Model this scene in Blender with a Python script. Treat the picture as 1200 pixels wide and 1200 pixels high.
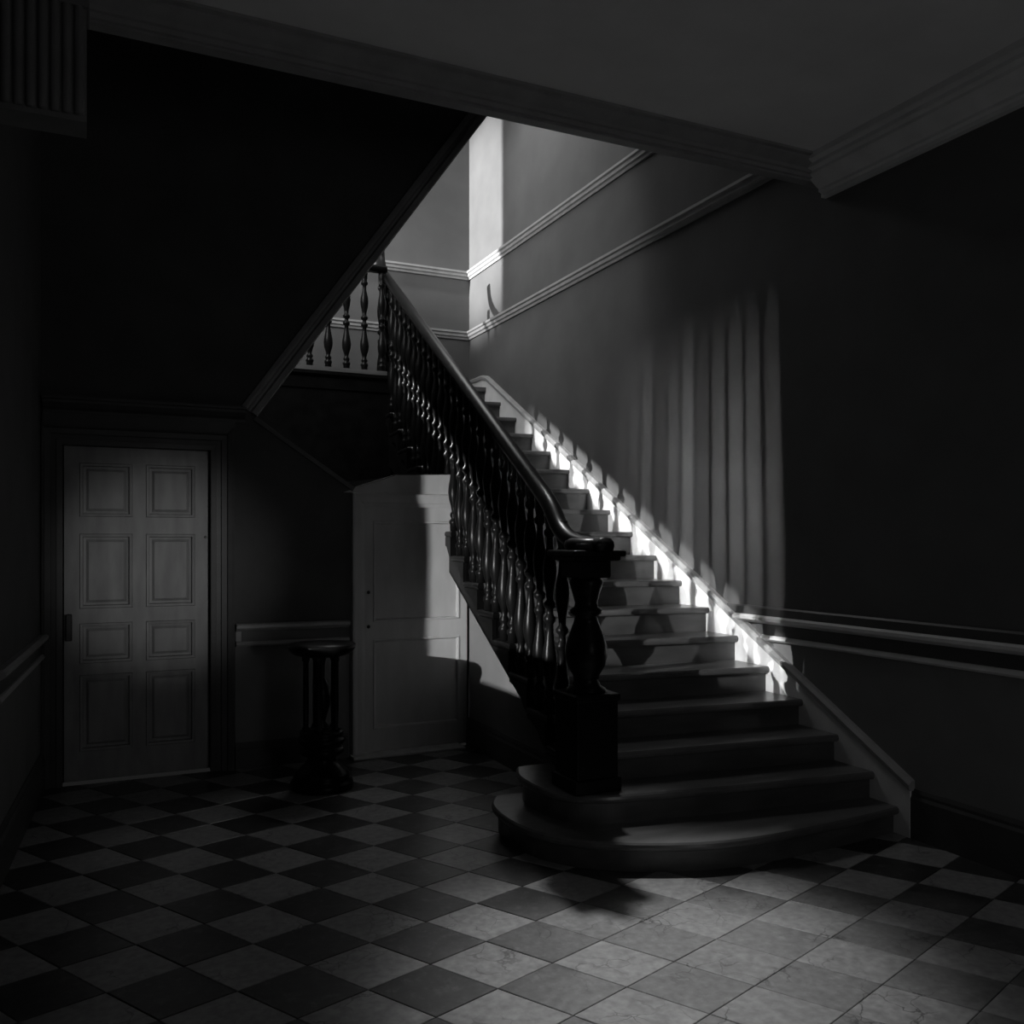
import bpy, bmesh, math, random
from mathutils import Vector, Matrix
random.seed(7)
for o in list(bpy.data.objects): bpy.data.objects.remove(o)
C = bpy.context.scene.collection
S = bpy.context.scene

# ------------------------------------------------------------------ camera
F_PX, HOR, EYE = 1050.0, 633.0, 1.5
YAW = math.atan(490/1050)
cam = bpy.data.cameras.new('camera'); co = bpy.data.objects.new('camera', cam); C.objects.link(co)
cam.sensor_width = 36; cam.lens = 36*F_PX/1200; cam.shift_y = (HOR-600)/1200
cam.clip_start = .02
co.location = (0, 0, EYE); co.rotation_euler = (math.pi/2, 0, -YAW)
S.camera = co

# ------------------------------------------------------------------ world, view
w = bpy.data.worlds.new('world'); S.world = w; w.use_nodes = True
w.node_tree.nodes['Background'].inputs[0].default_value = (.5, .5, .5, 1)
w.node_tree.nodes['Background'].inputs[1].default_value = .02
S.view_settings.view_transform = 'Standard'; S.view_settings.look = 'None'
S.view_settings.gamma = 1; S.view_settings.use_curve_mapping = False
S.view_settings.exposure = 0

# ------------------------------------------------------------------ lights
def aim(o, tgt):
    o.rotation_euler = (Vector(tgt)-o.location).to_track_quat('-Z', 'Y').to_euler()
def spot(name, loc, tgt, power, angle, blend, rad):
    l = bpy.data.lights.new(name, 'SPOT'); l.energy = power; l.spot_size = math.radians(angle)
    l.spot_blend = blend; l.shadow_soft_size = rad
    o = bpy.data.objects.new(name, l); C.objects.link(o); o.location = loc; aim(o, tgt); return o
def area(name, loc, tgt, power, sx, sy, spread=180):
    l = bpy.data.lights.new(name, 'AREA'); l.energy = power; l.shape = 'RECTANGLE'; l.size = sx; l.size_y = sy
    l.spread = math.radians(spread)
    o = bpy.data.objects.new(name, l); C.objects.link(o); o.location = loc; aim(o, tgt); return o
# low daylight entering by the hall window in the left wall, raking through the balusters
spot('low_daylight', (-1.5, 3.7, 1.6), (3.75, 5.35, 1.0), 850, 60, 1.0, .008)
# lamp added outside an unseen high opening with bars nearer the entrance: streaks on the wall above the stair string
area('streak_lamp', (-1.5, 2.2, 3.74), (3.75, 5.0, 1.5), 215, .028, .34, 80)
# lamp added behind an unseen raking slot, lighting treads and wall string from behind
spot('slot_lamp', (-1.0, 8.5, 4.35), (3.75, 5.2, 1.35), 2200, 52, .7, .008)
# daylight at the landing windows behind the raking wall
area('landing_window_light', (.5, 7.1, 5.1), (2.9, 9.15, 4.2), 48, 1.2, 1.4, 150)
spot('landing_sunbeam', (-4.0, 8.80, 5.8), (3.75, 8.85, 4.9), 10000, 20, .8, .05)
# skylight over the stairwell, and a spot added for the floor's pool of light
area('stairwell_skylight', (2.9, 7.4, 5.95), (2.9, 6.2, 0), 24, 1.2, 1.6, 140)
spot('floor_pool_spot', (3.0, 5.5, 5.9), (1.86, 2.68, 0), 1300, 19, 1.0, .15)
# fill lamps added behind the viewer, for the left door and the ceiling
spot('door_fill', (2.4, -2.9, 1.75), (.46, 6.1, 1.33), 360, 10, 1.0, .1)
area('ceiling_fill', (2.4, -2.3, 1.6), (2.9, 2.6, 4.2), 8, .9, 1.2)

# ------------------------------------------------------------------ materials (all greys: the photograph is black and white)
def mat(name, v, rough=.6, scale=6, amt=.25, bump=.0, spec=.4, stretch=(1,1,1), detail=6, obj_rand=0):
    m = bpy.data.materials.new(name); m.use_nodes = True; nt = m.node_tree
    b = nt.nodes['Principled BSDF']
    b.inputs['Roughness'].default_value = rough; b.inputs['Specular IOR Level'].default_value = spec
    tc = nt.nodes.new('ShaderNodeTexCoord'); mp = nt.nodes.new('ShaderNodeMapping')
    mp.inputs['Scale'].default_value = stretch
    nt.links.new(tc.outputs['Object'], mp.inputs[0])
    n = nt.nodes.new('ShaderNodeTexNoise'); n.inputs['Scale'].default_value = scale; n.inputs['Detail'].default_value = detail
    nt.links.new(mp.outputs[0], n.inputs['Vector'])
    if obj_rand:
        oi = nt.nodes.new('ShaderNodeObjectInfo'); ad = nt.nodes.new('ShaderNodeVectorMath'); ad.operation = 'ADD'
        ml = nt.nodes.new('ShaderNodeMath'); ml.operation = 'MULTIPLY'; ml.inputs[1].default_value = 40
        nt.links.new(oi.outputs['Random'], ml.inputs[0]); nt.links.new(mp.outputs[0], ad.inputs[0]); nt.links.new(ml.outputs[0], ad.inputs[1])
        nt.links.new(ad.outputs[0], n.inputs['Vector'])
    r = nt.nodes.new('ShaderNodeMapRange')
    r.inputs['From Min'].default_value = .3; r.inputs['From Max'].default_value = .7
    r.inputs['To Min'].default_value = v*(1-amt); r.inputs['To Max'].default_value = v*(1+amt)
    nt.links.new(n.outputs[0], r.inputs[0])
    last = r.outputs[0]
    if obj_rand:
        r2 = nt.nodes.new('ShaderNodeMapRange'); r2.inputs['To Min'].default_value = 1-obj_rand; r2.inputs['To Max'].default_value = 1+obj_rand
        nt.links.new(oi.outputs['Random'], r2.inputs[0])
        mm = nt.nodes.new('ShaderNodeMath'); mm.operation = 'MULTIPLY'
        nt.links.new(last, mm.inputs[0]); nt.links.new(r2.outputs[0], mm.inputs[1]); last = mm.outputs[0]
    nt.links.new(last, b.inputs['Base Color'])
    if bump:
        bp = nt.nodes.new('ShaderNodeBump'); bp.inputs['Strength'].default_value = bump; bp.inputs['Distance'].default_value = .004
        nt.links.new(n.outputs[0], bp.inputs['Height']); nt.links.new(bp.outputs[0], b.inputs['Normal'])
    return m
M = {}
M['wall']   = mat('wall_paint', .12, .75, 3, .10, .05, .25)
M['wall_dark'] = mat('dark_wall_paint', .09, .8, 3, .15, .05, .2)
M['dado']   = mat('dado_paint', .20, .7, 3, .10, .05, .3)
M['ceil']   = mat('ceiling_plaster', .80, .85, 2, .08, .05, .2)
M['trim']   = mat('trim_paint', .36, .5, 8, .12, .05, .4)
M['trim_dark'] = mat('dark_trim_paint', .07, .45, 8, .15, .05, .4)
M['trim_light'] = mat('pale_trim_paint', .72, .5, 8, .08, .04, .4)
M['rake']   = mat('raking_trim_paint', .30, .45, 8, .12, .05, .4)
M['bracket'] = mat('bracket_paint', .16, .5, 8, .12, .05, .3)
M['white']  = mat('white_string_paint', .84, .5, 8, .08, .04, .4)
M['door']   = mat('door_paint', .34, .5, 14, .16, .10, .4, (1, 1, .25))
M['door_light'] = mat('pale_door_paint', .48, .5, 10, .10, .05, .4, (1, 1, .3))
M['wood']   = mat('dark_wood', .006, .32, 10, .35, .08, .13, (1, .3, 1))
M['tread']  = mat('tread_wood', .12, .28, 12, .28, .10, .5, (.25, 1, 1))
M['riser']  = mat('riser_wood', .085, .36, 12, .30, .10, .5, (.25, 1, 1))
M['metal']  = mat('dark_metal', .03, .35, 20, .2, 0, .6)
M['stone']  = mat('threshold_stone', .5, .5, 9, .2, .1, .4)
M['grout']  = mat('grout', .05, .9, 20, .2, .1, .2)
M['tile_l'] = mat('pale_tile', .26, .33, 7, .16, .06, .8, obj_rand=.12)
M['exterior'] = M['stone']

def tile_dark():
    m = mat('dark_tile', .030, .33, 7, .4, .10, .8, obj_rand=.3)
    nt = m.node_tree; b = nt.nodes['Principled BSDF']
    src = b.inputs['Base Color'].links[0].from_socket
    tc = [n for n in nt.nodes if n.type == 'TEX_COORD'][0]; oi = [n for n in nt.nodes if n.type == 'OBJECT_INFO'][0]
    ad = nt.nodes.new('ShaderNodeVectorMath'); ad.operation = 'ADD'
    sc = nt.nodes.new('ShaderNodeVectorMath'); sc.operation = 'SCALE'; sc.inputs['Scale'].default_value = .02
    nt.links.new(oi.outputs['Location'], ad.inputs[0]); nt.links.new(tc.outputs['Object'], ad.inputs[1])
    mu = nt.nodes.new('ShaderNodeTexNoise'); mu.inputs['Scale'].default_value = 18; mu.inputs['Detail'].default_value = 10; mu.inputs['Roughness'].default_value = .75
    nt.links.new(ad.outputs[0], mu.inputs['Vector'])
    rp = nt.nodes.new('ShaderNodeMapRange'); rp.inputs['From Min'].default_value = .52; rp.inputs['From Max'].default_value = .68
    rp.inputs['To Min'].default_value = 0; rp.inputs['To Max'].default_value = .07
    nt.links.new(mu.outputs[0], rp.inputs[0])
    # pale patch before the lowest step: painted sheen of the light pool, with wear
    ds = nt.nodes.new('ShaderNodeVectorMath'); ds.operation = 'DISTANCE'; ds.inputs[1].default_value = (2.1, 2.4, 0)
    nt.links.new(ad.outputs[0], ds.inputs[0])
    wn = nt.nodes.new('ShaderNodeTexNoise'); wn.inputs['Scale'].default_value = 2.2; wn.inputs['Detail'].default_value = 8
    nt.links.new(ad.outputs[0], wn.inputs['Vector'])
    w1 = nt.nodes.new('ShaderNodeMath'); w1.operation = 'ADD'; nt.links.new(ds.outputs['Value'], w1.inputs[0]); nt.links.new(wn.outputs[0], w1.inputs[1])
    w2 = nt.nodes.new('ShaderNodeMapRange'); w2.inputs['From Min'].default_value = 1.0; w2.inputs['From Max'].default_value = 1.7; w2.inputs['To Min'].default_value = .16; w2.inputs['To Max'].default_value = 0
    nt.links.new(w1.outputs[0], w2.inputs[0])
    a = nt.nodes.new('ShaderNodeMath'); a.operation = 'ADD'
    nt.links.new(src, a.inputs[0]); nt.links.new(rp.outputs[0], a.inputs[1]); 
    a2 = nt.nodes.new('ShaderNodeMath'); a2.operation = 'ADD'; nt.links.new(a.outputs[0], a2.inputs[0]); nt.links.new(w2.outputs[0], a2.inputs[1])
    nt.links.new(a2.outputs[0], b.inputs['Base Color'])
    return m
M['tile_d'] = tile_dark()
def crackle(m):
    nt = m.node_tree; b = nt.nodes['Principled BSDF']; src = b.inputs['Base Color'].links[0].from_socket
    g = nt.nodes.new('ShaderNodeNewGeometry')
    n1 = nt.nodes.new('ShaderNodeTexNoise'); n1.inputs['Scale'].default_value = 5; n1.inputs['Detail'].default_value = 5
    nt.links.new(g.outputs['Position'], n1.inputs['Vector'])
    mx = nt.nodes.new('ShaderNodeVectorMath'); mx.operation = 'MULTIPLY_ADD'; mx.inputs[1].default_value = (.25, .25, .25)
    nt.links.new(n1.outputs['Color'], mx.inputs[0]); nt.links.new(g.outputs['Position'], mx.inputs[2])
    v = nt.nodes.new('ShaderNodeTexVoronoi'); v.feature = 'DISTANCE_TO_EDGE'; v.inputs['Scale'].default_value = 7
    nt.links.new(mx.outputs[0], v.inputs['Vector'])
    r = nt.nodes.new('ShaderNodeMapRange'); r.inputs['From Max'].default_value = .022; r.inputs['To Min'].default_value = 0; r.inputs['To Max'].default_value = 1
    nt.links.new(v.outputs['Distance'], r.inputs[0])
    n2 = nt.nodes.new('ShaderNodeTexNoise'); n2.inputs['Scale'].default_value = 3.2; nt.links.new(g.outputs['Position'], n2.inputs['Vector'])
    r2 = nt.nodes.new('ShaderNodeMapRange'); r2.inputs['From Min'].default_value = .48; r2.inputs['From Max'].default_value = .62; r2.inputs['To Min'].default_value = 1; r2.inputs['To Max'].default_value = .35
    nt.links.new(n2.outputs[0], r2.inputs[0])
    mxx = nt.nodes.new('ShaderNodeMath'); mxx.operation = 'MAXIMUM'; nt.links.new(r.outputs[0], mxx.inputs[0]); nt.links.new(r2.outputs[0], mxx.inputs[1])
    n3 = nt.nodes.new('ShaderNodeTexNoise'); n3.inputs['Scale'].default_value = 30; n3.inputs['Detail'].default_value = 8; nt.links.new(g.outputs['Position'], n3.inputs['Vector'])
    r3 = nt.nodes.new('ShaderNodeMapRange'); r3.inputs['From Min'].default_value = .3; r3.inputs['From Max'].default_value = .7; r3.inputs['To Min'].default_value = .72; r3.inputs['To Max'].default_value = 1.2
    nt.links.new(n3.outputs[0], r3.inputs[0])
    m1 = nt.nodes.new('ShaderNodeMath'); m1.operation = 'MULTIPLY'; nt.links.new(src, m1.inputs[0]); nt.links.new(mxx.outputs[0], m1.inputs[1])
    m2 = nt.nodes.new('ShaderNodeMath'); m2.operation = 'MULTIPLY'; nt.links.new(m1.outputs[0], m2.inputs[0]); nt.links.new(r3.outputs[0], m2.inputs[1])
    nt.links.new(m2.outputs[0], b.inputs['Base Color'])
crackle(M['tile_d']); crackle(M['tile_l'])

# ------------------------------------------------------------------ mesh helpers
def obj(name, bm, m, parent=None, smooth=False):
    bmesh.ops.recalc_face_normals(bm, faces=bm.faces)
    me = bpy.data.meshes.new(name); bm.to_mesh(me); bm.free()
    if smooth:
        for p in me.polygons: p.use_smooth = True
    me.materials.append(M[m] if isinstance(m, str) else m)
    o = bpy.data.objects.new(name, me); C.objects.link(o)
    if parent: o.parent = parent
    return o
def tag(o, label=None, cat=None, group=None, kind=None):
    if label: o['label'] = label
    if cat: o['category'] = cat
    if group: o['group'] = group
    if kind: o['kind'] = kind
    return o
def empty(name, loc=(0,0,0)):
    o = bpy.data.objects.new(name, None); C.objects.link(o); o.location = loc; o.empty_display_size = .1; return o
def box(bm, x0, x1, y0, y1, z0, z1, bev=0):
    t = bmesh.new()
    v = [t.verts.new((x, y, z)) for x in (x0, x1) for y in (y0, y1) for z in (z0, z1)]
    for f in ((0,1,3,2),(4,6,7,5),(0,4,5,1),(2,3,7,6),(0,2,6,4),(1,5,7,3)): t.faces.new([v[i] for i in f])
    if bev: bmesh.ops.bevel(t, geom=t.edges[:], offset=bev, segments=2, affect='EDGES', profile=.5)
    merge(bm, t)
    return bm
def merge(bm, t):
    mp = {}
    for v in t.verts: mp[v] = bm.verts.new(v.co)
    for f in t.faces:
        try: bm.faces.new([mp[v] for v in f.verts])
        except ValueError: pass
    t.free()
def prism(bm, poly, fn0, fn1):
    """poly: 2D points; fn0 / fn1 map a 2D point to the two 3D caps"""
    a = [bm.verts.new(fn0(p)) for p in poly]; b = [bm.verts.new(fn1(p)) for p in poly]
    n = len(poly)
    fa = bm.faces.new(a); fb = bm.faces.new(b[::-1])
    for i in range(n): bm.faces.new((a[i], b[i], b[(i+1) % n], a[(i+1) % n]))
    for f in (fa, fb): f.normal_update()
    bmesh.ops.triangulate(bm, faces=[fa, fb], ngon_method='EAR_CLIP')
    return bm
def mould(bm, P, Q, n, prof, mp=0, mq=0):
    """straight moulding from P to Q; prof: (out, up) points, closed against the wall; mp / mq: mitre factors"""
    P, Q, n = Vector(P), Vector(Q), Vector(n); d = (Q-P).normalized(); up = Vector((0,0,1))
    a = [bm.verts.new(P+n*o+up*u+d*(o*mp)) for o, u in prof]; b = [bm.verts.new(Q+n*o+up*u-d*(o*mq)) for o, u in prof]
    k = len(prof)
    for i in range(k): bm.faces.new((a[i], b[i], b[(i+1) % k], a[(i+1) % k]))
    bm.faces.new(a[::-1]); bm.faces.new(b)
    return bm
def lathe(bm, prof, c=(0,0,0), seg=20):
    rings = []
    for r, z in prof:
        rings.append([bm.verts.new((c[0]+r*math.cos(2*math.pi*i/seg), c[1]+r*math.sin(2*math.pi*i/seg), c[2]+z)) for i in range(seg)])
    for A, B in zip(rings, rings[1:]):
        for i in range(seg): bm.faces.new((A[i], A[(i+1) % seg], B[(i+1) % seg], B[i]))
    bm.faces.new(rings[0][::-1]); bm.faces.new(rings[-1])
    return bm
def sweep(bm, path, prof):
    """closed cross-section (side, up) swept along a path, section kept upright to the path"""
    rings = []
    for i, p in enumerate(path):
        a = path[max(0, i-1)]; b = path[min(len(path)-1, i+1)]
        t = (b-a).normalized(); side = t.cross(Vector((0,0,1)))
        if side.length < .05: side = Vector((1, 0, 0))
        side.normalize(); up = side.cross(t).normalized()
        rings.append([bm.verts.new(p+side*s+up*u) for s, u in prof])
    k = len(prof)
    for A, B in zip(rings, rings[1:]):
        for i in range(k): bm.faces.new((A[i], A[(i+1) % k], B[(i+1) % k], B[i]))
    bm.faces.new(rings[0][::-1]); bm.faces.new(rings[-1])
    return bm
def catmull(pts, n=6):
    out = []
    P = [Vector(p) for p in pts]
    for i in range(len(P)-1):
        p0 = P[max(0, i-1)]; p1 = P[i]; p2 = P[i+1]; p3 = P[min(len(P)-1, i+2)]
        for k in range(n):
            t = k/n
            out.append(.5*((2*p1)+(p2-p0)*t+(2*p0-5*p1+4*p2-p3)*t*t+(3*p1-p0-3*p2+p3)*t**3))
    out.append(P[-1]); return out

# ------------------------------------------------------------------ dimensions (metres)
XR = 3.75                                   # right wall
YB = 6.10                                   # wall with the two doors
YF = 9.15                                   # far stairwell wall
YN = -2.5                                   # entrance wall behind the viewer
ZC, ZT = 3.62, 6.0                          # hall ceiling, stairwell ceiling
YBEAM = 3.84
def xl(y): return -.29-.0596*(YB-y)         # left wall, slightly out of square
def zn(n): return .1364*n+.00199*n*n        # tread heights
def yn(z): return 4.56+(z-.89)/.545         # nosing line at the right wall
def nosing(y): return .89+.545*(y-4.56)
SK = .18                                    # nosings run back a little towards the open side
def xs(y): return 2.15+.09*(y-3.85)         # open side of the flight
ZL = zn(18)                                 # landing

# ------------------------------------------------------------------ floor and tiles
bm = bmesh.new()
prism(bm, [(xl(YN), YN), (XR, YN), (XR, YB), (xl(YB), YB)], lambda p: (p[0], p[1], -.12), lambda p: (p[0], p[1], -.006))
floor = tag(obj('floor', bm, 'grout'), 'chequered stone floor of the hall laid in diagonal tiles', 'floor', kind='structure')
O = Vector((.6829, 3.1707)); E1 = Vector((.250, .0827)); E2 = Vector((.1461, -.2575))
room = [Vector((xl(YN), YN)), Vector((XR, YN)), Vector((XR, YB)), Vector((xl(YB), YB))]
def clip(poly, room):
    out = poly
    for i in range(len(room)):
        a, b = room[i], room[(i+1) % len(room)]; e = b-a
        inside = lambda p: e.x*(p.y-a.y)-e.y*(p.x-a.x) >= -1e-9
        res = []
        for k in range(len(out)):
            p, q = out[k], out[(k+1) % len(out)]
            if inside(p): res.append(p)
            if inside(p) != inside(q):
                dp = e.x*(p.y-a.y)-e.y*(p.x-a.x); dq = e.x*(q.y-a.y)-e.y*(q.x-a.x)
                res.append(p+(q-p)*(dp/(dp-dq)))
        out = res
        if len(out) < 3: return []
    return out
def area2(p): return sum(p[i].x*p[(i+1) % len(p)].y-p[(i+1) % len(p)].x*p[i].y for i in range(len(p)))/2
def tile_bm(bm, poly, c):
    if area2(poly) < 0: poly = poly[::-1]
    n = len(poly)
    def inset(d):
        r = []
        for i in range(n):
            a, b, e = poly[i-1], poly[i], poly[(i+1) % n]
            d1 = (b-a).normalized(); d2 = (e-b).normalized()
            n1 = Vector((-d1.y, d1.x)); n2 = Vector((-d2.y, d2.x)); m = n1+n2
            m = m/max(.3, m.length_squared)*2 if m.length > 1e-6 else n1
            r.append(b+m*d)
        return r
    A, B, D = inset(.0016), inset(.0016), inset(.0038)
    va = [bm.verts.new((p.x-c.x, p.y-c.y, -.006)) for p in A]; vb = [bm.verts.new((p.x-c.x, p.y-c.y, -.0015)) for p in B]; vd = [bm.verts.new((p.x-c.x, p.y-c.y, 0)) for p in D]
    for i in range(n):
        j = (i+1) % n
        bm.faces.new((va[i], va[j], vb[j], vb[i])); bm.faces.new((vb[i], vb[j], vd[j], vd[i]))
    bm.faces.new(vd)
shared = {}
rest = {0: bmesh.new(), 1: bmesh.new()}
th_c, th_s = math.cos(YAW), math.sin(YAW)
for u in range(-24, 40):
    for v in range(-24, 40):
        p = [O+E1*u+E2*v, O+E1*(u+1)+E2*v, O+E1*(u+1)+E2*(v+1), O+E1*u+E2*(v+1)]
        cl = clip(p if area2(p) > 0 else p[::-1], room)
        if len(cl) < 3 or abs(area2(cl)) < .0006: continue
        c = sum(p, Vector((0, 0)))/4
        if c.x > 2.55 and c.y > 3.85: continue
        par = (u+v) % 2
        d = c.x*th_s+c.y*th_c; r = c.x*th_c-c.y*th_s
        if d < 2.55 or abs(r/d) > .66:
            tile_bm(rest[par], cl, Vector((0, 0))); continue
        full = abs(abs(area2(cl))-abs(area2(p))) < 1e-6
        if full and par in shared:
            o = bpy.data.objects.new('tile', shared[par]); C.objects.link(o); o.parent = floor
        else:
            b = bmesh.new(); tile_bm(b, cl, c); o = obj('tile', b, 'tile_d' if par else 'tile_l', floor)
            if full: shared[par] = o.data
        o.location = (c.x, c.y, random.uniform(-.0008, .0004))
        o.rotation_euler = (random.gauss(0, .0012), random.gauss(0, .0012), 0)
for par in (0, 1):
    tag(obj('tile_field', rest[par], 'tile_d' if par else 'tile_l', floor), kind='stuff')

# ------------------------------------------------------------------ ceilings
bm = bmesh.new()
prism(bm, [(xl(YN), YN), (XR, YN), (XR, YBEAM), (xl(YBEAM), YBEAM)], lambda p: (p[0], p[1], ZC), lambda p: (p[0], p[1], ZC+.15))
tag(obj('ceiling', bm, 'ceil'), 'plain plaster ceiling over the front of the hall', 'ceiling', kind='structure')
bm = bmesh.new(); box(bm, -.5, XR+.1, YBEAM, YF+.1, ZT, ZT+.15)
tag(obj('ceiling_stairwell', bm, 'ceil'), 'high plaster ceiling above the stairwell', 'ceiling', kind='structure')

# ------------------------------------------------------------------ walls
def wall_yz(name, xf, thick, holes, y0, y1, z0, z1, m, label):
    """wall along Y (xf(y) gives its face) made of strips around rectangular holes"""
    bm = bmesh.new()
    ys = sorted({y0, y1, *[h[0] for h in holes], *[h[1] for h in holes]}); zs = sorted({z0, z1, *[h[2] for h in holes], *[h[3] for h in holes]})
    for a, b in zip(ys, ys[1:]):
        for c, d in zip(zs, zs[1:]):
            if any(h[0] <= a and b <= h[1] and h[2] <= c and d <= h[3] for h in holes): continue
            prism(bm, [(a, c), (b, c), (b, d), (a, d)], lambda p: (xf(p[0]), p[0], p[1]), lambda p: (xf(p[0])+thick, p[0], p[1]))
    return tag(obj(name, bm, m), label, 'wall', kind='structure')
W1 = (3.76, 4.43, 1.28, 2.35)
W4 = (2.44, 3.18, 3.02, 3.52)
wl = wall_yz('wall_left', xl, -.12, [W1, W4], YN, YB+.12, 0, ZT, 'wall', 'plain painted wall on the left edge of the hall')
# dado below the rail on the left wall: a thin painted skin
def dado_skin(bm, P, Q, n, z0, z1):
    mould(bm, (*P, z0), (*Q, z0), (*n, 0), [(0, 0), (.004, 0), (.004, z1-z0), (0, z1-z0)])
nl = Vector((1, -.0596)).normalized()
bm = bmesh.new(); dado_skin(bm, (xl(4.5), 4.5), (xl(YB-.01), YB-.01), nl, 0, .86)
obj('dado', bm, 'dado', wl)
bm = bmesh.new(); box(bm, -2.2, xl(3.65)-.125, 3.63, 3.67, 0, 2.6); obj('leak_mask', bm, 'stone', wl)  # unseen slab added outside to stop light leaking between the openings
wr = wall_yz('wall_right', lambda y: XR, .12, [], YN, YF+.12, 0, ZT, 'wall', 'tall painted wall on the right behind the stairs')
bm = bmesh.new(); dado_skin(bm, (XR, YN), (XR, 3.3), (-1, 0), 0, .90)
obj('dado', bm, 'dado', wr)
bm = bmesh.new(); prism(bm, [(3.3, .0), (3.55, .25), (4.42, .90), (3.3, .90)], lambda p: (XR, p[0], p[1]), lambda p: (XR-.004, p[0], p[1]))
obj('dado', bm, 'dado', wr)
bm = bmesh.new(); box(bm, 0, XR+.12, YF, YF+.12, 0, ZT)
tag(obj('wall_far', bm, 'wall'), 'pale far wall of the stairwell above the landing', 'wall', kind='structure')
W3 = (1.9, 2.9, 1.0, 2.3)
bm = bmesh.new()
for a, b, c, d in ((xl(YN), W3[0], 0, ZC), (W3[1], XR, 0, ZC), (W3[0], W3[1], 0, W3[2]), (W3[0], W3[1], W3[3], ZC)): box(bm, a, b, YN-.12, YN, c, d)
tag(obj('wall_front', bm, 'wall'), 'entrance wall of the hall behind the viewer', 'wall', kind='structure')
W2 = (8.50, 9.12, 4.55, 5.92)
wall_yz('wall_stairwell', lambda y: 0.0, -.12, [W2, (6.7, 7.9, 4.5, 5.85), (7.56, 8.35, 3.4, 4.12)], YB+.12, YF, 0, ZT, 'wall', 'hidden left wall of the stairwell with the landing windows')
sw = bpy.data.objects['wall_stairwell']
rk = lambda y: 3.59+.54*(y-7.55)
for lo_, hi_ in ((None, -.05), (.022, None)):
    pl = [(7.56, 3.4), (8.35, 3.4), (8.35, rk(8.35)+hi_), (7.56, rk(7.56)+hi_)] if lo_ is None else [(7.56, rk(7.56)+lo_), (8.35, rk(8.35)+lo_), (8.35, 4.12), (7.56, 4.12)]
    bm = bmesh.new(); prism(bm, pl, lambda p: (0, p[0], p[1]), lambda p: (-.03, p[0], p[1])); obj('slot_mask', bm, 'wall', sw)  # unseen panels added to narrow the lamp's opening to a raking slot
# upper wall over the beam
bm = bmesh.new(); box(bm, xl(YBEAM), XR, YBEAM, YBEAM+.06, 3.52, ZT)
tag(obj('wall_upper', bm, 'wall'), 'wall above the beam closing the front of the stairwell', 'wall', kind='structure')
# wall with the two doors and a raking edge over the stairs
D1 = (-.185, .700, 2.095); D2 = (1.665, 2.50, 1.80)
poly = [(xl(YB), 0), (D1[0], 0), (D1[0], D1[2]), (D1[1], D1[2]), (D1[1], 0), (D2[0], 0), (D2[0], D2[2]), (2.52, D2[2]),
        (2.52, 1.985), (1.944, 1.966), (1.64, 1.865), (.97, 2.32), (1.167, 2.60), (2.67, 4.70), (3.60, ZT), (xl(YB), ZT)]
bm = bmesh.new(); prism(bm, poly, lambda p: (p[0], YB, p[1]), lambda p: (p[0], YB+.12, p[1]))
wb = tag(obj('wall_back', bm, 'wall_dark'), 'dark back wall with a raking edge rising over the stairs', 'wall', kind='structure')
bm = bmesh.new(); dado_skin(bm, (.84, YB), (1.60, YB), (0, -1), 0, .80); obj('dado', bm, 'dado', wb)
bm = bmesh.new(); prism(bm, [(1.56, 1.83), (2.52, 1.83), (2.52, 1.98), (1.944, 1.96), (1.66, 1.868)], lambda p: (p[0], YB, p[1]), lambda p: (p[0], YB-.004, p[1]))
obj('panel', bm, 'door_light', wb)
# spandrel wall under the flight
bm = bmesh.new(); prism(bm, [(4.15, 0), (YB, 0), (YB, 1.40), (4.15, .50)], lambda p: (2.50, p[0], p[1]), lambda p: (2.56, p[0], p[1]))
ws = tag(obj('wall_spandrel', bm, 'dado'), 'plastered side wall closing the space under the stairs', 'wall', kind='structure')

# ------------------------------------------------------------------ trims
CORN = [(0, 0), (.035, 0), (.035, .022), (.055, .030), (.055, .045), (.10, .075), (.135, .105), (.135, .122), (.165, .130), (.165, .150), (.20, .158), (.20, .19), (0, .19)]
BCORN = [(0, 0), (.02, 0), (.02, .03), (.035, .035), (.035, .065), (.06, .085), (.085, .11), (.085, .125), (.11, .13), (.11, .15), (0, .15)]
bm = bmesh.new(); mould(bm, (XR, YN, ZC-.19), (XR, YBEAM, ZC-.19), (-1, 0, 0), CORN, 0, 0)
tag(obj('trim_1', bm, 'trim_light'), 'deep stepped cornice along the top of the right wall', 'cornice', kind='structure')
bm = bmesh.new(); mould(bm, (xl(YBEAM), YBEAM, ZC-.10), (XR, YBEAM, ZC-.10), (0, -1, 0), [(o, u*.667) for o, u in BCORN])
box(bm, xl(YBEAM), XR, YBEAM, YBEAM+.06, 3.51, 3.52)
tag(obj('trim_2', bm, 'rake'), 'moulded ceiling beam crossing above the foot of the stairs', 'beam', kind='structure')
PIC = [(0, 0), (.015, 0), (.02, .02), (.035, .03), (.035, .055), (.05, .065), (.05, .085), (0, .085)]
for i, z in ((3, 3.70), (4, 4.36)):
    bm = bmesh.new()
    mould(bm, (XR, YBEAM+.06, z), (XR, YF, z), (-1, 0, 0), PIC, 0, 1); mould(bm, (XR, YF, z), (0, YF, z), (0, -1, 0), PIC, 1, 0)
    tag(obj('trim_%d' % i, bm, 'trim'), ('lower' if i == 3 else 'upper')+' white picture rail turning the far corner of the stairwell', 'picture rail', kind='structure')
RAIL = [(0, 0), (.018, 0), (.028, .012), (.018, .03), (.006, .034), (.006, .098), (.02, .104), (.045, .122), (.045, .140), (.03, .15), (0, .15)]
bm = bmesh.new()
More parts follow.
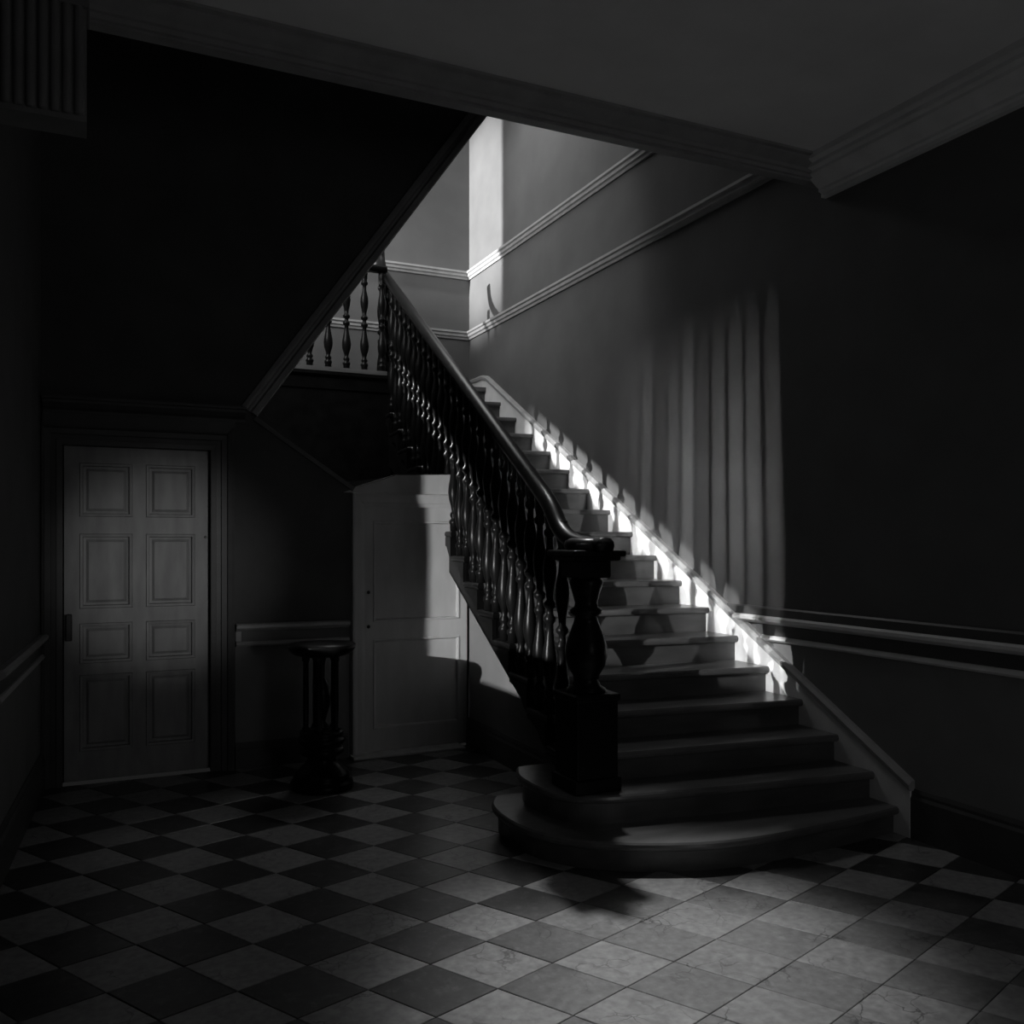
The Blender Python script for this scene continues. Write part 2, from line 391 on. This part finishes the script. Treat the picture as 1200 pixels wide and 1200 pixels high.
mould(bm, (XR, YN, .885), (XR, 4.36, .885), (-1, 0, 0), RAIL[:5]+[(0, .034)]); mould(bm, (XR, YN, .985), (XR, 4.60, .985), (-1, 0, 0), [(0, 0), (.02, .004), (.048, .022), (.048, .040), (.03, .05), (0, .05)])
rl = tag(obj('trim_5', bm, 'trim_light'), 'pale dado rail on the right wall meeting the stair string', 'dado rail', kind='structure')
bm = bmesh.new(); mould(bm, (XR, YN, 1.036), (XR, 4.70, 1.036), (-1, 0, 0), [(0, 0), (.022, 0), (.022, .045), (.01, .055), (0, .055)]); obj('dark_strip', bm, 'trim_dark', rl)  # dark strip along the top of the rail
bm = bmesh.new(); mould(bm, (XR, YN, .915), (XR, 4.42, .915), (-1, 0, 0), [(0, 0), (.008, 0), (.008, .07), (0, .07)]); obj('band', bm, 'trim_dark', rl)
bm = bmesh.new(); mould(bm, (.845, YB, .800), (1.60, YB, .800), (0, -1, 0), RAIL)
rl = tag(obj('trim_6', bm, 'trim'), 'dado rail on the back wall between the two doors', 'dado rail', kind='structure')
bm = bmesh.new(); mould(bm, (.88, YB, .832), (1.60, YB, .832), (0, -1, 0), [(0, 0), (.010, 0), (.010, .066), (0, .066)]); obj('band', bm, 'trim_dark', rl)
bm = bmesh.new(); mould(bm, (xl(4.45), 4.45, .785), (xl(YB-.02), YB-.02, .785), (nl.x, nl.y, 0), RAIL)
rl = tag(obj('trim_7', bm, 'trim'), 'dado rail on the left wall beside the panelled door', 'dado rail', kind='structure')
bm = bmesh.new(); mould(bm, (xl(4.45), 4.45, .818), (xl(YB-.02), YB-.02, .818), (nl.x, nl.y, 0), [(0, 0), (.010, 0), (.010, .066), (0, .066)]); obj('band', bm, 'trim_dark', rl)
def skirt(h, t=.025): return [(0, 0), (t, 0), (t, h-.05), (t-.008, h-.035), (t-.008, h-.02), (t-.016, h), (0, h)]
def baseboard(name, P, Q, n, h, m, label):
    bm = bmesh.new(); mould(bm, (*P, 0), (*Q, 0), (*n, 0), skirt(h)); return tag(obj(name, bm, m), label, 'baseboard', kind='structure')
baseboard('baseboard_right', (XR, YN), (XR, 3.28), (-1, 0), .25, 'trim_dark', 'tall dark baseboard along the right wall')
baseboard('baseboard_left', (xl(YN), YN), (xl(YB-.02), YB-.02), nl, .23, 'trim_dark', 'dark baseboard along the left wall')
baseboard('baseboard_back', (.84, YB), (1.59, YB), (0, -1), .17, 'trim_dark', 'dark baseboard between the two doors')
baseboard('baseboard_spandrel', (2.50, 4.2), (2.50, YB), (-1, 0), .20, 'trim_dark', 'dark baseboard under the stairs right of the pale door')
# raking moulding on the wall edge
d = Vector((1.503, 0, 2.10)).normalized(); nrm = Vector((-d.z, 0, d.x))
def rake(bm, P, Q, prof):
    P, Q = Vector((P[0], YB, P[1])), Vector((Q[0], YB, Q[1])); d = (Q-P).normalized(); n = Vector((d.z, 0, -d.x)); out = Vector((0, -1, 0))
    a = [bm.verts.new(P+n*s+out*o) for s, o in prof]; b = [bm.verts.new(Q+n*s+out*o) for s, o in prof]; k = len(prof)
    for i in range(k): bm.faces.new((a[i], b[i], b[(i+1) % k], a[(i+1) % k]))
    bm.faces.new(a[::-1]); bm.faces.new(b)
bm = bmesh.new()
rake(bm, (.97, 2.32), (3.62, 6.03), [(-.11, 0), (-.11, .02), (-.085, .03), (-.07, .03), (-.06, .015), (-.045, .015), (-.035, .045), (0, .05), (.008, .04), (.008, -.10), (0, -.12), (0, 0)])
tag(obj('trim_8', bm, 'rake'), 'moulded raking edge of the dark wall above the landing', 'moulding', kind='structure')
bm = bmesh.new()
rake(bm, (1.64, 1.865), (.97, 2.32), [(-.0, 0), (-.0, .02), (-.03, .02), (-.03, 0)])
tag(obj('trim_9', bm, 'trim_dark'), 'thin dark bead along the sloping wall top under the landing', 'moulding', kind='structure')

# fluted bracket under the left end of the beam
br = empty('fluted_bracket', (-.23, YBEAM-.14, 3.05)); tag(br, 'dark fluted bracket under the left end of the ceiling beam', 'bracket')
bm = bmesh.new(); box(bm, -.16, .205, -.02, .13, 0, .42); obj('block', bm, 'bracket', br)
for i in range(9):
    bm = bmesh.new(); lathe(bm, [(.016, .02), (.018, .03), (.018, .415), (.016, .42)], (-.135+i*.0395, -.022, 0), 10); obj('rib', bm, 'bracket', br, True)
bm = bmesh.new(); box(bm, -.16, .215, -.035, .13, .42, .56, .006); obj('cap', bm, 'bracket', br)

# ------------------------------------------------------------------ door 1 : eight-panel door with architrave
dr = empty('door_1', (.2575, YB, 0)); tag(dr, 'grey eight-panel door in a heavy dark architrave on the left', 'door', kind='structure')
def part(name, bm, m, parent, smooth=False):
    o = obj(name, bm, m, None, smooth); o.parent = parent; o.matrix_parent_inverse = Matrix.Translation(-Vector(parent.location)); return o
YD = YB+.05
X0, X1 = -.166, .681
stx = [(X0, X0+.105), (.222, .300), (X1-.09, X1)]
zz = [(.25, .70), (.80, 1.055), (1.165, 1.60), (1.72, 2.0)]
# measured from the photograph: panel openings
px = [(X0+.085, .222), (.300, X1-.085)]
pz = [(.19, .665), (.735, .985), (1.075, 1.54), (1.645, 1.98)]
bm = bmesh.new()
xs_ = [X0, px[0][0], px[0][1], px[1][0], px[1][1], X1]; zs_ = [.01]+[v for p in pz for v in p]+[2.08]
for i in range(5):
    for k in range(9):
        if i in (1, 3) and k % 2 == 1: continue
        box(bm, xs_[i], xs_[i+1], YD, YD+.045, zs_[k], zs_[k+1])
bmesh.ops.remove_doubles(bm, verts=bm.verts, dist=1e-5)
part('leaf', bm, 'door', dr)
for a, b in px:
    for c, d_ in pz:
        bm = bmesh.new()
        # bolection frame round the panel, then the raised field
        g = .016
        v = lambda ins, y: [bm.verts.new(q) for q in ((a+ins, y, c+ins), (b-ins, y, c+ins), (b-ins, y, d_-ins), (a+ins, y, d_-ins))]
        R = [v(0, YD+.002), v(.004, YD-.008), v(.018, YD-.006), v(.022, YD+.020), v(.036, YD+.022), v(.038, YD+.026), v(.052, YD+.012)]
        for A, B in zip(R, R[1:]):
            for i in range(4): bm.faces.new((A[i], A[(i+1) % 4], B[(i+1) % 4], B[i]))
        bm.faces.new(R[-1])
        part('panel', bm, 'door', dr)
def architrave(bm, x, sgn, z0, z1, prof, y=YB):
    a = [bm.verts.new((x+sgn*s, y-o, z0)) for s, o in prof]; b = [bm.verts.new((x+sgn*s, y-o, z1+s)) for s, o in prof]; k = len(prof)
    for i in range(k-1): bm.faces.new((a[i], b[i], b[i+1], a[i+1]))
def head(bm, x0, x1, z, prof, y=YB):
    a = [bm.verts.new((x0-s, y-o, z+s)) for s, o in prof]; b = [bm.verts.new((x1+s, y-o, z+s)) for s, o in prof]; k = len(prof)
    for i in range(k-1): bm.faces.new((a[i], b[i], b[i+1], a[i+1]))
AP = [(-.012, -.06), (-.012, .02), (.02, .022), (.022, .012), (.05, .012), (.052, .03), (.085, .032), (.09, .045), (.115, .05), (.13, .045), (.135, .0)]
for x, s in ((D1[0], -1), (D1[1], 1)):
    bm = bmesh.new(); P_ = AP if s > 0 else [(min(q[0], .10), q[1]) for q in AP]
    architrave(bm, x, s, 0, D1[2], P_); part('jamb', bm, 'trim_dark', dr)
bm = bmesh.new(); head(bm, D1[0], D1[1], D1[2], [(min(q[0], .10), q[1]) for q in AP]); part('head', bm, 'trim_dark', dr)
bm = bmesh.new(); box(bm, xl(YB)+.01, D1[1]+.135, YB-.02, YB, D1[2]+.09, 2.285); part('frieze', bm, 'trim_dark', dr)
bm = bmesh.new(); mould(bm, (xl(YB)+.012, YB, 2.27), (.90, YB, 2.27), (0, -1, 0), [(0, 0), (.025, 0), (.03, .02), (.06, .035), (.075, .05), (.085, .06), (.085, .075), (.10, .08), (.10, .095), (0, .105)])
part('cornice', bm, 'trim_dark', dr)
bm = bmesh.new(); box(bm, X0+.008, X0+.045, YD-.03, YD, .88, 1.045, .006); part('lock_case', bm, 'metal', dr)
bm = bmesh.new(); lathe(bm, [(.007, 0), (.009, .004), (.005, .01)], (0, 0, 0), 10); bmesh.ops.rotate(bm, verts=bm.verts, matrix=Matrix.Rotation(math.pi/2, 3, 'X')); bmesh.ops.translate(bm, verts=bm.verts, vec=(X1-.02, YD, 1.52))
part('keyhole_stud', bm, 'metal', dr)
bm = bmesh.new(); box(bm, D1[0], D1[1], YB+.097, YB+.118, 0, D1[2]); part('backing', bm, 'wall_dark', dr)

# ------------------------------------------------------------------ door 2 : low cupboard door under the stairs
dr2 = empty('door_2', (2.1, YB, 0)); tag(dr2, 'low pale two-panel door under the staircase', 'door', kind='structure')
YD2 = YB+.02
x0, x1 = 1.715, 2.49
px2 = (x0+.065, x1-.06); pz2 = [(.17, .800), (.925, 1.635)]
bm = bmesh.new(); xs_ = [x0, px2[0], px2[1], x1]; zs_ = [.015, pz2[0][0], pz2[0][1], pz2[1][0], pz2[1][1], 1.765]
for i in range(3):
    for k in range(5):
        if i == 1 and k % 2 == 1: continue
        box(bm, xs_[i], xs_[i+1], YD2, YD2+.035, zs_[k], zs_[k+1])
bmesh.ops.remove_doubles(bm, verts=bm.verts, dist=1e-5)
part('leaf', bm, 'door_light', dr2)
for c, d_ in pz2:
    a, b = px2; bm = bmesh.new()
    v = lambda ins, y: [bm.verts.new(q) for q in ((a+ins, y, c+ins), (b-ins, y, c+ins), (b-ins, y, d_-ins), (a+ins, y, d_-ins))]
    R = [v(0, YD2+.001), v(.003, YD2-.006), v(.013, YD2-.004), v(.018, YD2+.014), v(.022, YD2+.016)]
    for A, B in zip(R, R[1:]):
        for i in range(4): bm.faces.new((A[i], A[(i+1) % 4], B[(i+1) % 4], B[i]))
    bm.faces.new(R[-1]); part('panel', bm, 'door_light', dr2)
A2 = [(-.045, -.02), (-.045, .012), (-.02, .018), (-.018, .026), (.01, .03), (.03, .036), (.045, .034), (.05, 0)]
bm = bmesh.new(); architrave(bm, D2[0], -1, 0, D2[2]-.02, A2); part('jamb', bm, 'door_light', dr2)
bm = bmesh.new(); head(bm, D2[0], D2[1]-.05, D2[2]-.02, A2); part('head', bm, 'door_light', dr2)
for z in (.895, 1.135):
    bm = bmesh.new(); lathe(bm, [(.004, 0), (.004, .012), (.011, .016), (.013, .022), (.009, .03)], (0, 0, 0), 12); bmesh.ops.rotate(bm, verts=bm.verts, matrix=Matrix.Rotation(math.pi/2, 3, 'X')); bmesh.ops.translate(bm, verts=bm.verts, vec=(x0+.025, YD2, z))
    part('knob', bm, 'metal', dr2, True)
bm = bmesh.new(); box(bm, 1.60, 2.42, YB-.13, YB+.03, 0, .016, .004); part('threshold', bm, 'stone', dr2)
bm = bmesh.new(); box(bm, D2[0], D2[1]+.02, YB+.06, YB+.10, 0, D2[2]); part('backing', bm, 'wall_dark', dr2)

# ------------------------------------------------------------------ windows out of sight for the lamps, with pieces added to shape the light
def window_yz(name, x, W, label, mull, low_mask=None):
    e = empty(name, (x, (W[0]+W[1])/2, W[2])); tag(e, label, 'window', kind='structure')
    for a, b, c, d_ in ((W[0], W[0]+.03, W[2], W[3]), (W[1]-.03, W[1], W[2], W[3]), (W[0], W[1], W[2], W[2]+.03), (W[0], W[1], W[3]-.03, W[3])):
        bm = bmesh.new(); box(bm, x-.05, x, a, b, c, d_); part('frame', bm, 'trim', e)
    for y in mull:
        bm = bmesh.new(); box(bm, x-.04, x-.01, y-.012, y+.012, W[2]+.03, W[3]-.03); part('mullion', bm, 'trim', e)
    if low_mask:
        bm = bmesh.new(); box(bm, x-.03, x-.01, low_mask[0], low_mask[1], low_mask[2], low_mask[3]); part('low_mask', bm, 'trim', e)  # added low panel masks the lamp just above the sill
    return e
window_yz('window_1', xl(4.08)-.04, W1, 'hall window in the left wall with a low panel added to mask the light', [], (3.77, 4.05, 1.29, 1.395))
wc = bpy.data.objects['window_1']
bm = bmesh.new()
for yy0, yy1, z0, z1 in ((3.76, 4.43, 1.434, 1.80),):   # added unseen sheet masks the lamp; lower edge rises towards the far jamb
    n_ = 24
    lo_ = [(yy0+(yy1-yy0)*i/n_, z0+(z1-z0)*i/n_) for i in range(n_+1)]
    A = [bm.verts.new((xl(y)-.09+.012*math.sin(i*1.3), y, z)) for i, (y, z) in enumerate(lo_)]
    B = [bm.verts.new((xl(y)-.09+.012*math.sin(i*1.3), y, 2.42)) for i, (y, z) in enumerate(lo_)]
    for i in range(n_): bm.faces.new((A[i], A[i+1], B[i+1], B[i]))
    bmesh.ops.solidify(bm, geom=bm.faces[:], thickness=.006)
part('hem_mask', bm, 'wall_dark', wc)
XW4 = xl(2.81)
w4 = window_yz('added_window_4', XW4-.04, W4, 'unseen high opening in the left wall, added with bars to streak the light', [])
y = W4[0]+.05
while y < W4[1]-.03:
    q = abs((y-W4[0])/(W4[1]-W4[0])-.5)*2
    h_ = random.uniform(.006, .0085)+.004*q*q+.0045*max(0, 1-(y-W4[0])/.30); bm = bmesh.new(); box(bm, XW4-.075, XW4-.060, y-h_, y+h_, W4[2], W4[3]); part('streak_bar', bm, 'metal', w4)  # bars added to break the lamp's light into streaks
    y += random.uniform(.027, .034)
sl = lambda y: 3.175+.54*(y-2.542)
bm = bmesh.new(); prism(bm, [(W4[0], W4[2]), (W4[1], W4[2]), (W4[1], sl(W4[1])), (W4[0], sl(W4[0]))], lambda p: (XW4-.05, p[0], p[1]), lambda p: (XW4-.035, p[0], p[1])); part('raking_mask', bm, 'wall_dark', w4)  # added raking panel keeps this lamp off the treads
window_yz('window_2', -.04, W2, 'tall narrow landing window in the stairwell side wall', [])
window_yz('window_3', -.04, (6.7, 7.9, 4.5, 5.85), 'broad landing window in the stairwell side wall', [7.3])

# ------------------------------------------------------------------ staircase
st = empty('staircase', (2.2, 3.85, 0)); tag(st, 'dark wooden staircase with turned balusters rising along the right wall', 'staircase')
def sp(name, bm, m, smooth=False): return part(name, bm, m, st, smooth)
Z = [0]+[zn(n) for n in range(1, 19)]; YN_ = [0]+[yn(z) for z in Z[1:]]
YN_[1] = 3.30; YN_[2] = 3.46
TH = .04
front1 = catmull([(1.93, 4.36), (1.855, 4.22), (1.83, 4.0), (1.86, 3.78), (1.96, 3.60), (2.10, 3.47), (2.30, 3.36), (2.54, 3.275), (2.8, 3.245), (3.1, 3.25), (3.4, 3.27), (XR, 3.31)])
front2 = catmull([(2.06, 4.36), (1.995, 4.2), (1.985, 4.02), (2.01, 3.86), (2.09, 3.74), (2.22, 3.675), (2.42, 3.635), (2.7, 3.59), (3.1, 3.535), (XR, 3.46)])
def fr(n):
    if n == 1: return front1
    if n == 2: return front2
    return [Vector((xs(YN_[n]+SK), YN_[n]+SK)), Vector((XR, YN_[n]))]
def offset(line, d):
    out = []
    for i in range(len(line)):
        t = (line[min(i+1, len(line)-1)]-line[max(i-1, 0)]).normalized(); out.append(line[i]+Vector((-t.y, t.x))*d)
    return out
def edge_bevel(bm, z): pass
for n in range(1, 18):
    f = fr(n)
    back = fr(n+1) if n < 17 else [Vector((xs(8.7)-.035, YN_[18]+.12)), Vector((XR, YN_[18]))]
    if n == 1: back = [Vector((2.25, 4.36)), Vector((2.3, 3.95)), Vector((XR, 3.56))]
    elif n == 2: back = [Vector((2.25, 4.36)), Vector((2.3, 4.05)), Vector((XR, YN_[3]+.06))]
    else: back = [p+Vector((0, .06)) for p in back]; back[0].x = xs(back[0].y)
    # tread with a rounded nose
    bm = bmesh.new(); poly = f+back[::-1]
    nose = [(0, -.008), (.012, 0)]
    m_ = len(f)
    rings = []
    for z, ins in ((Z[n]-TH, .012), (Z[n]-TH+.008, .003), (Z[n]-TH/2, 0), (Z[n]-.008, .003), (Z[n], .012)):
        fo = offset(f, ins); rings.append([bm.verts.new((p.x, p.y, z)) for p in fo+back[::-1]])
    k = len(poly)
    for A, B in zip(rings, rings[1:]):
        for i in range(k): bm.faces.new((A[i], A[(i+1) % k], B[(i+1) % k], B[i]))
    c0 = bm.faces.new(rings[0][::-1]); c1 = bm.faces.new(rings[-1]); c0.normal_update(); c1.normal_update(); bmesh.ops.triangulate(bm, faces=[c0, c1], ngon_method='EAR_CLIP')
    sp('tread', bm, 'tread')
    # riser, set back under the nose
    a = offset(f, .035); b = offset(f, .055)
    bm = bmesh.new(); prism(bm, a+b[::-1], lambda p: (p.x, p.y, Z[n-1]), lambda p: (p.x, p.y, Z[n]-TH))
    sp('riser', bm, 'riser')
    if n > 2:
        y0 = f[0].y-.003; y1 = back[0].y-.035
        bm = bmesh.new(); rings = []
        for z, ins in ((Z[n]-TH, .012), (Z[n]-TH+.008, .003), (Z[n]-TH/2, 0), (Z[n]-.008, .003), (Z[n]+.001, .012)):
            rings.append([bm.verts.new(q) for q in ((xs(y0)-.036+ins, y0+ins, z), (xs(y0)+.006, y0+ins, z), (xs(y1)+.006, y1-ins, z), (xs(y1)-.036+ins, y1-ins, z))])
        for A, B in zip(rings, rings[1:]):
            for i in range(4): bm.faces.new((A[i], A[(i+1) % 4], B[(i+1) % 4], B[i]))
        bm.faces.new(rings[0][::-1]); bm.faces.new(rings[-1]); sp('return_nosing', bm, 'wood')
    if n > 2:   # scrolled bracket under the tread end
        y0 = f[0].y+.03; y1 = y0+(YN_[n+1]-YN_[n])*.95 if n < 17 else y0+.3
        h = min(.15, Z[n]-Z[n-1]-.01); zt = Z[n]-TH
        pts = [(y0, zt), (y1, zt), (y1, zt-.02), (y1-.06, zt-.028), (y1-.12, zt-.05), (y0+.10, zt-.07), (y0+.07, zt-.10), (y0+.03, zt-h+.01), (y0, zt-h)]
        bm = bmesh.new(); prism(bm, pts, lambda p: (xs(p[0])-.030, p[0], p[1]), lambda p: (xs(p[0])+.005, p[0], p[1])); sp('bracket', bm, 'wood')
# last riser and landing
f = [Vector((xs(8.7), YN_[18]+.12)), Vector((XR, YN_[18]))]
bm = bmesh.new(); a = offset(f, .035); b = offset(f, .055); prism(bm, a+b[::-1], lambda p: (p.x, p.y, Z[17]), lambda p: (p.x, p.y, ZL-TH)); sp('riser', bm, 'riser')
YLF = 8.20
lp = [(0.02, YLF), (xs(8.2)-.02, YLF), (xs(8.7)-.02, YN_[18]+.12), (XR, YN_[18]), (XR, YF), (0.02, YF)]
bm = bmesh.new(); prism(bm, lp, lambda p: (p[0], p[1], ZL-TH), lambda p: (p[0], p[1], ZL)); sp('landing', bm, 'tread')
bm = bmesh.new(); mould(bm, (.02, YLF+.03, ZL-.20), (xs(8.2)+.02, YLF+.03, ZL-.20), (0, -1, 0), [(0, 0), (.01, 0), (.01, .10), (.03, .13), (.03, .155), (0, .155)]); sp('fascia', bm, 'wood')
bm = bmesh.new(); box(bm, .02, xs(8.2)+.02, YLF+.03, YLF+.06, 1.9, ZL-TH); sp('under_panel', bm, 'wood')
bm = bmesh.new()
roof = [(.9, 2.36), (.97, 2.32), (1.64, 1.865), (1.944, 1.966), (2.40, 1.98)]
va = [bm.verts.new((x, YB+.10, z-.01)) for x, z in roof]; vb = [bm.verts.new((x, YLF+.04, z+.05)) for x, z in roof]
for i in range(4): bm.faces.new((va[i], va[i+1], vb[i+1], vb[i]))
bmesh.ops.solidify(bm, geom=bm.faces[:], thickness=.02)
sp('casing', bm, 'wood')
# strings
def saw(lo):   # open string polygon in (y, z)
    p = []
    for n in range(3, 18):
        y = YN_[n]+SK+.03; z = Z[n]-TH
        p += [(y, Z[n-1]-TH), (y, z)]
    p += [(YN_[18]+.16, Z[17]-TH), (YN_[18]+.16, ZL-TH), (8.85, ZL-TH)]
    return p
low = lambda y: .40+.445*(y-4.14)
poly = saw(0)+[(8.85, low(8.85)), (3.95, max(.02, low(3.95))), (3.95, Z[2]-TH)]
bm = bmesh.new(); prism(bm, poly, lambda p: (xs(p[0]), p[0], p[1]), lambda p: (xs(p[0])+.04, p[0], p[1])); sp('outer_string', bm, 'wood')
bm = bmesh.new()
v = [bm.verts.new(q) for q in ((xs(4.2)+.02, 4.2, low(4.2)), (XR, 4.2, low(4.2)), (XR, 8.8, low(8.8)), (xs(8.8)+.02, 8.8, low(8.8)))]
bm.faces.new(v); bmesh.ops.solidify(bm, geom=bm.faces[:], thickness=.02); sp('soffit', bm, 'wood')
# wall string: painted skirting between treads and a raking cap
top = lambda y: nosing(y)+.095
poly = [(3.24, 0), (3.24, top(3.24)), (8.60, top(8.60)), (8.75, ZL+.12), (YF, ZL+.12), (YF, ZL-.3), (8.7, ZL-.35), (4.0, .2), (3.9, 0)]
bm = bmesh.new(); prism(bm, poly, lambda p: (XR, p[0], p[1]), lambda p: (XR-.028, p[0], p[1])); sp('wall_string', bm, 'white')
bm = bmesh.new()
pth = [(3.23, top(3.23)), (8.60, top(8.60)), (8.74, ZL+.12), (YF, ZL+.12)]
for (a, b), (c, d_) in zip(pth, pth[1:]):
    va = [bm.verts.new(q) for q in ((XR, a, b-.02), (XR-.042, a, b-.02), (XR-.046, a, b+.008), (XR-.03, a, b+.026), (XR, a, b+.03))]
    vb = [bm.verts.new(q) for q in ((XR, c, d_-.02), (XR-.042, c, d_-.02), (XR-.046, c, d_+.008), (XR-.03, c, d_+.026), (XR, c, d_+.03))]
    for i in range(5): bm.faces.new((va[i], vb[i], vb[(i+1) % 5], va[(i+1) % 5]))
    bm.faces.new(va); bm.faces.new(vb[::-1])
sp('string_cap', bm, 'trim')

# handrail
HR = 1.10
def rail_z(y): return nosing(y-SK)+HR+.02*(y-4)
path = [Vector((2.20, 3.66, 1.475)), Vector((2.195, 3.78, 1.478)), Vector((2.17, 3.93, 1.50)), Vector((xs(4.06), 4.06, 1.565)), Vector((xs(4.2), 4.2, rail_z(4.2)-.01))]
y = 4.4
while y < 8.3: path.append(Vector((xs(y), y, rail_z(y)))); y += .35
path += [Vector((xs(8.42), 8.42, rail_z(8.42))), Vector((xs(8.55), 8.55, rail_z(8.55)+.03)), Vector((xs(8.62), 8.62, rail_z(8.62)+.09)), Vector((xs(8.65), 8.65, rail_z(8.65)+.20))]
hp = catmull(path, 5)
HPROF = [(-.038, -.03), (.038, -.03), (.046, -.008), (.044, .016), (.028, .032), (0, .038), (-.028, .032), (-.044, .016), (-.046, -.008)]
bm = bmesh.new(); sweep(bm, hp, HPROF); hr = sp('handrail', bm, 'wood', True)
# landing handrail
YLB = YLF+.07
bm = bmesh.new(); sweep(bm, [Vector((.05, YLB, ZL+.98)), Vector((1.5, YLB, ZL+.98)), Vector((xs(8.3)-.02, YLB, ZL+.98))], HPROF); sp('handrail', bm, 'wood', True)

# turned balusters: one mesh, unit height
BAL = [(.030, 0), (.030, .045), (.036, .055), (.036, .07), (.020, .085), (.030, .10), (.030, .112), (.018, .13), (.024, .16), (.038, .205), (.043, .245), (.040, .285), (.030, .335), (.021, .39), (.019, .43),
       (.032, .445), (.034, .46), (.020, .475), (.018, .50), (.034, .515), (.034, .53), (.019, .545), (.022, .58), (.034, .635), (.039, .68), (.036, .72), (.024, .77), (.018, .81), (.018, .84), (.033, .855), (.033, .87), (.022, .885), (.028, .91), (.030, .95), (.030, 1.0)]
bm = bmesh.new(); lathe(bm, BAL, (0, 0, 0), 14)
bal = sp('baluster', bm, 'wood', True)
first = [True]
def baluster(x, y, z0, z1):
    if first[0]: o = bal; first[0] = False
    else: o = bal.copy(); C.objects.link(o)
    o.parent = st; o.matrix_parent_inverse = Matrix.Translation(-Vector(st.location))
    o.location = (x, y, z0-.005); o.scale = (1, 1, z1-z0+.01)
for n in range(3, 18):
    y0 = YN_[n]+SK; y1 = YN_[n+1]+SK if n < 17 else YN_[18]+.12
    for q in ((.22, .72) if n > 3 else (.62,)):
        y = y0+(y1-y0)*q
        baluster(xs(y)+.012, y, Z[n], rail_z(y)-.028)
x = xs(8.3)-.06
while x > 1.15:
    baluster(x, YLB, ZL, ZL+.955); x -= .172
# newel post
NX, NY = 2.20, 3.85
zb = Z[2]
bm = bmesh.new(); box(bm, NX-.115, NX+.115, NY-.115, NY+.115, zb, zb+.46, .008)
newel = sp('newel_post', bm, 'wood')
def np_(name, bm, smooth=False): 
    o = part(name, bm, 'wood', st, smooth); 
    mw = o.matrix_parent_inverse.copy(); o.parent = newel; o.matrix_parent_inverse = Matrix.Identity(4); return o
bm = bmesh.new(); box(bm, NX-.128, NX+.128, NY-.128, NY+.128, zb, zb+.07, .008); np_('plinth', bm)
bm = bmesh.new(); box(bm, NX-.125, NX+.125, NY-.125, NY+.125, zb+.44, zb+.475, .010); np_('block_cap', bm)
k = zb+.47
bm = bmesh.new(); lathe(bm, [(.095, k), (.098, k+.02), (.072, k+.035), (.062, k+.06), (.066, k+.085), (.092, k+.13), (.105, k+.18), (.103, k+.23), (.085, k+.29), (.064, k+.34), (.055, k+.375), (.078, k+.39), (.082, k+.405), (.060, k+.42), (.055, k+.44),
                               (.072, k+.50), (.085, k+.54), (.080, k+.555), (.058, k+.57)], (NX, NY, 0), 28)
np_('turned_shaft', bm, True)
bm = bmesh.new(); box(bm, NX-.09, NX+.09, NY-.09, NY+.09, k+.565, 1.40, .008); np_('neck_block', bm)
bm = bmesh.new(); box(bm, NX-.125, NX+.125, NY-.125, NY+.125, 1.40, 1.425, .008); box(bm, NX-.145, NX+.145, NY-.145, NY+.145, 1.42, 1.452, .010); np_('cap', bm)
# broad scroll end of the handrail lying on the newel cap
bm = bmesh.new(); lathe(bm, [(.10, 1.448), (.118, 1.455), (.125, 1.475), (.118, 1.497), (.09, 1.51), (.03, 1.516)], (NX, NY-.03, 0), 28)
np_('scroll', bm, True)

# ------------------------------------------------------------------ pedestal table
PX, PY = 1.255, 5.42
pt = empty('pedestal_table', (PX, PY, 0)); tag(pt, 'small dark round pedestal table on columns left of the pale door', 'table')
def pp(name, bm, smooth=True): return obj(name, bm, 'wood', pt, smooth)
pp('tabletop', lathe(bmesh.new(), [(.13, .80), (.17, .812), (.185, .825), (.20, .845), (.205, .86), (.20, .872), (.03, .874)], (0, 0, 0), 36))
pp('base', lathe(bmesh.new(), [(.185, 0), (.19, .02), (.185, .045), (.165, .06), (.17, .075), (.16, .095), (.135, .12), (.10, .15), (.085, .175), (.09, .19), (.125, .205), (.135, .225), (.125, .245), (.11, .25), (.13, .265), (.145, .285), (.135, .305), (.12, .31), (.13, .325), (.13, .345), (.10, .355)], (0, 0, 0), 36))
for i in range(5):
    a = 2*math.pi*i/5+.5
    o = pp('column', lathe(bmesh.new(), [(.024, .345), (.024, .365), (.016, .375), (.018, .5), (.016, .76), (.024, .775), (.024, .81)], (.095*math.cos(a), .095*math.sin(a), 0), 14))
pp('urn', lathe(bmesh.new(), [(.035, .35), (.04, .37), (.02, .40), (.03, .44), (.05, .50), (.055, .56), (.045, .62), (.02, .66), (.02, .74), (.03, .80)], (0, 0, 0), 20))
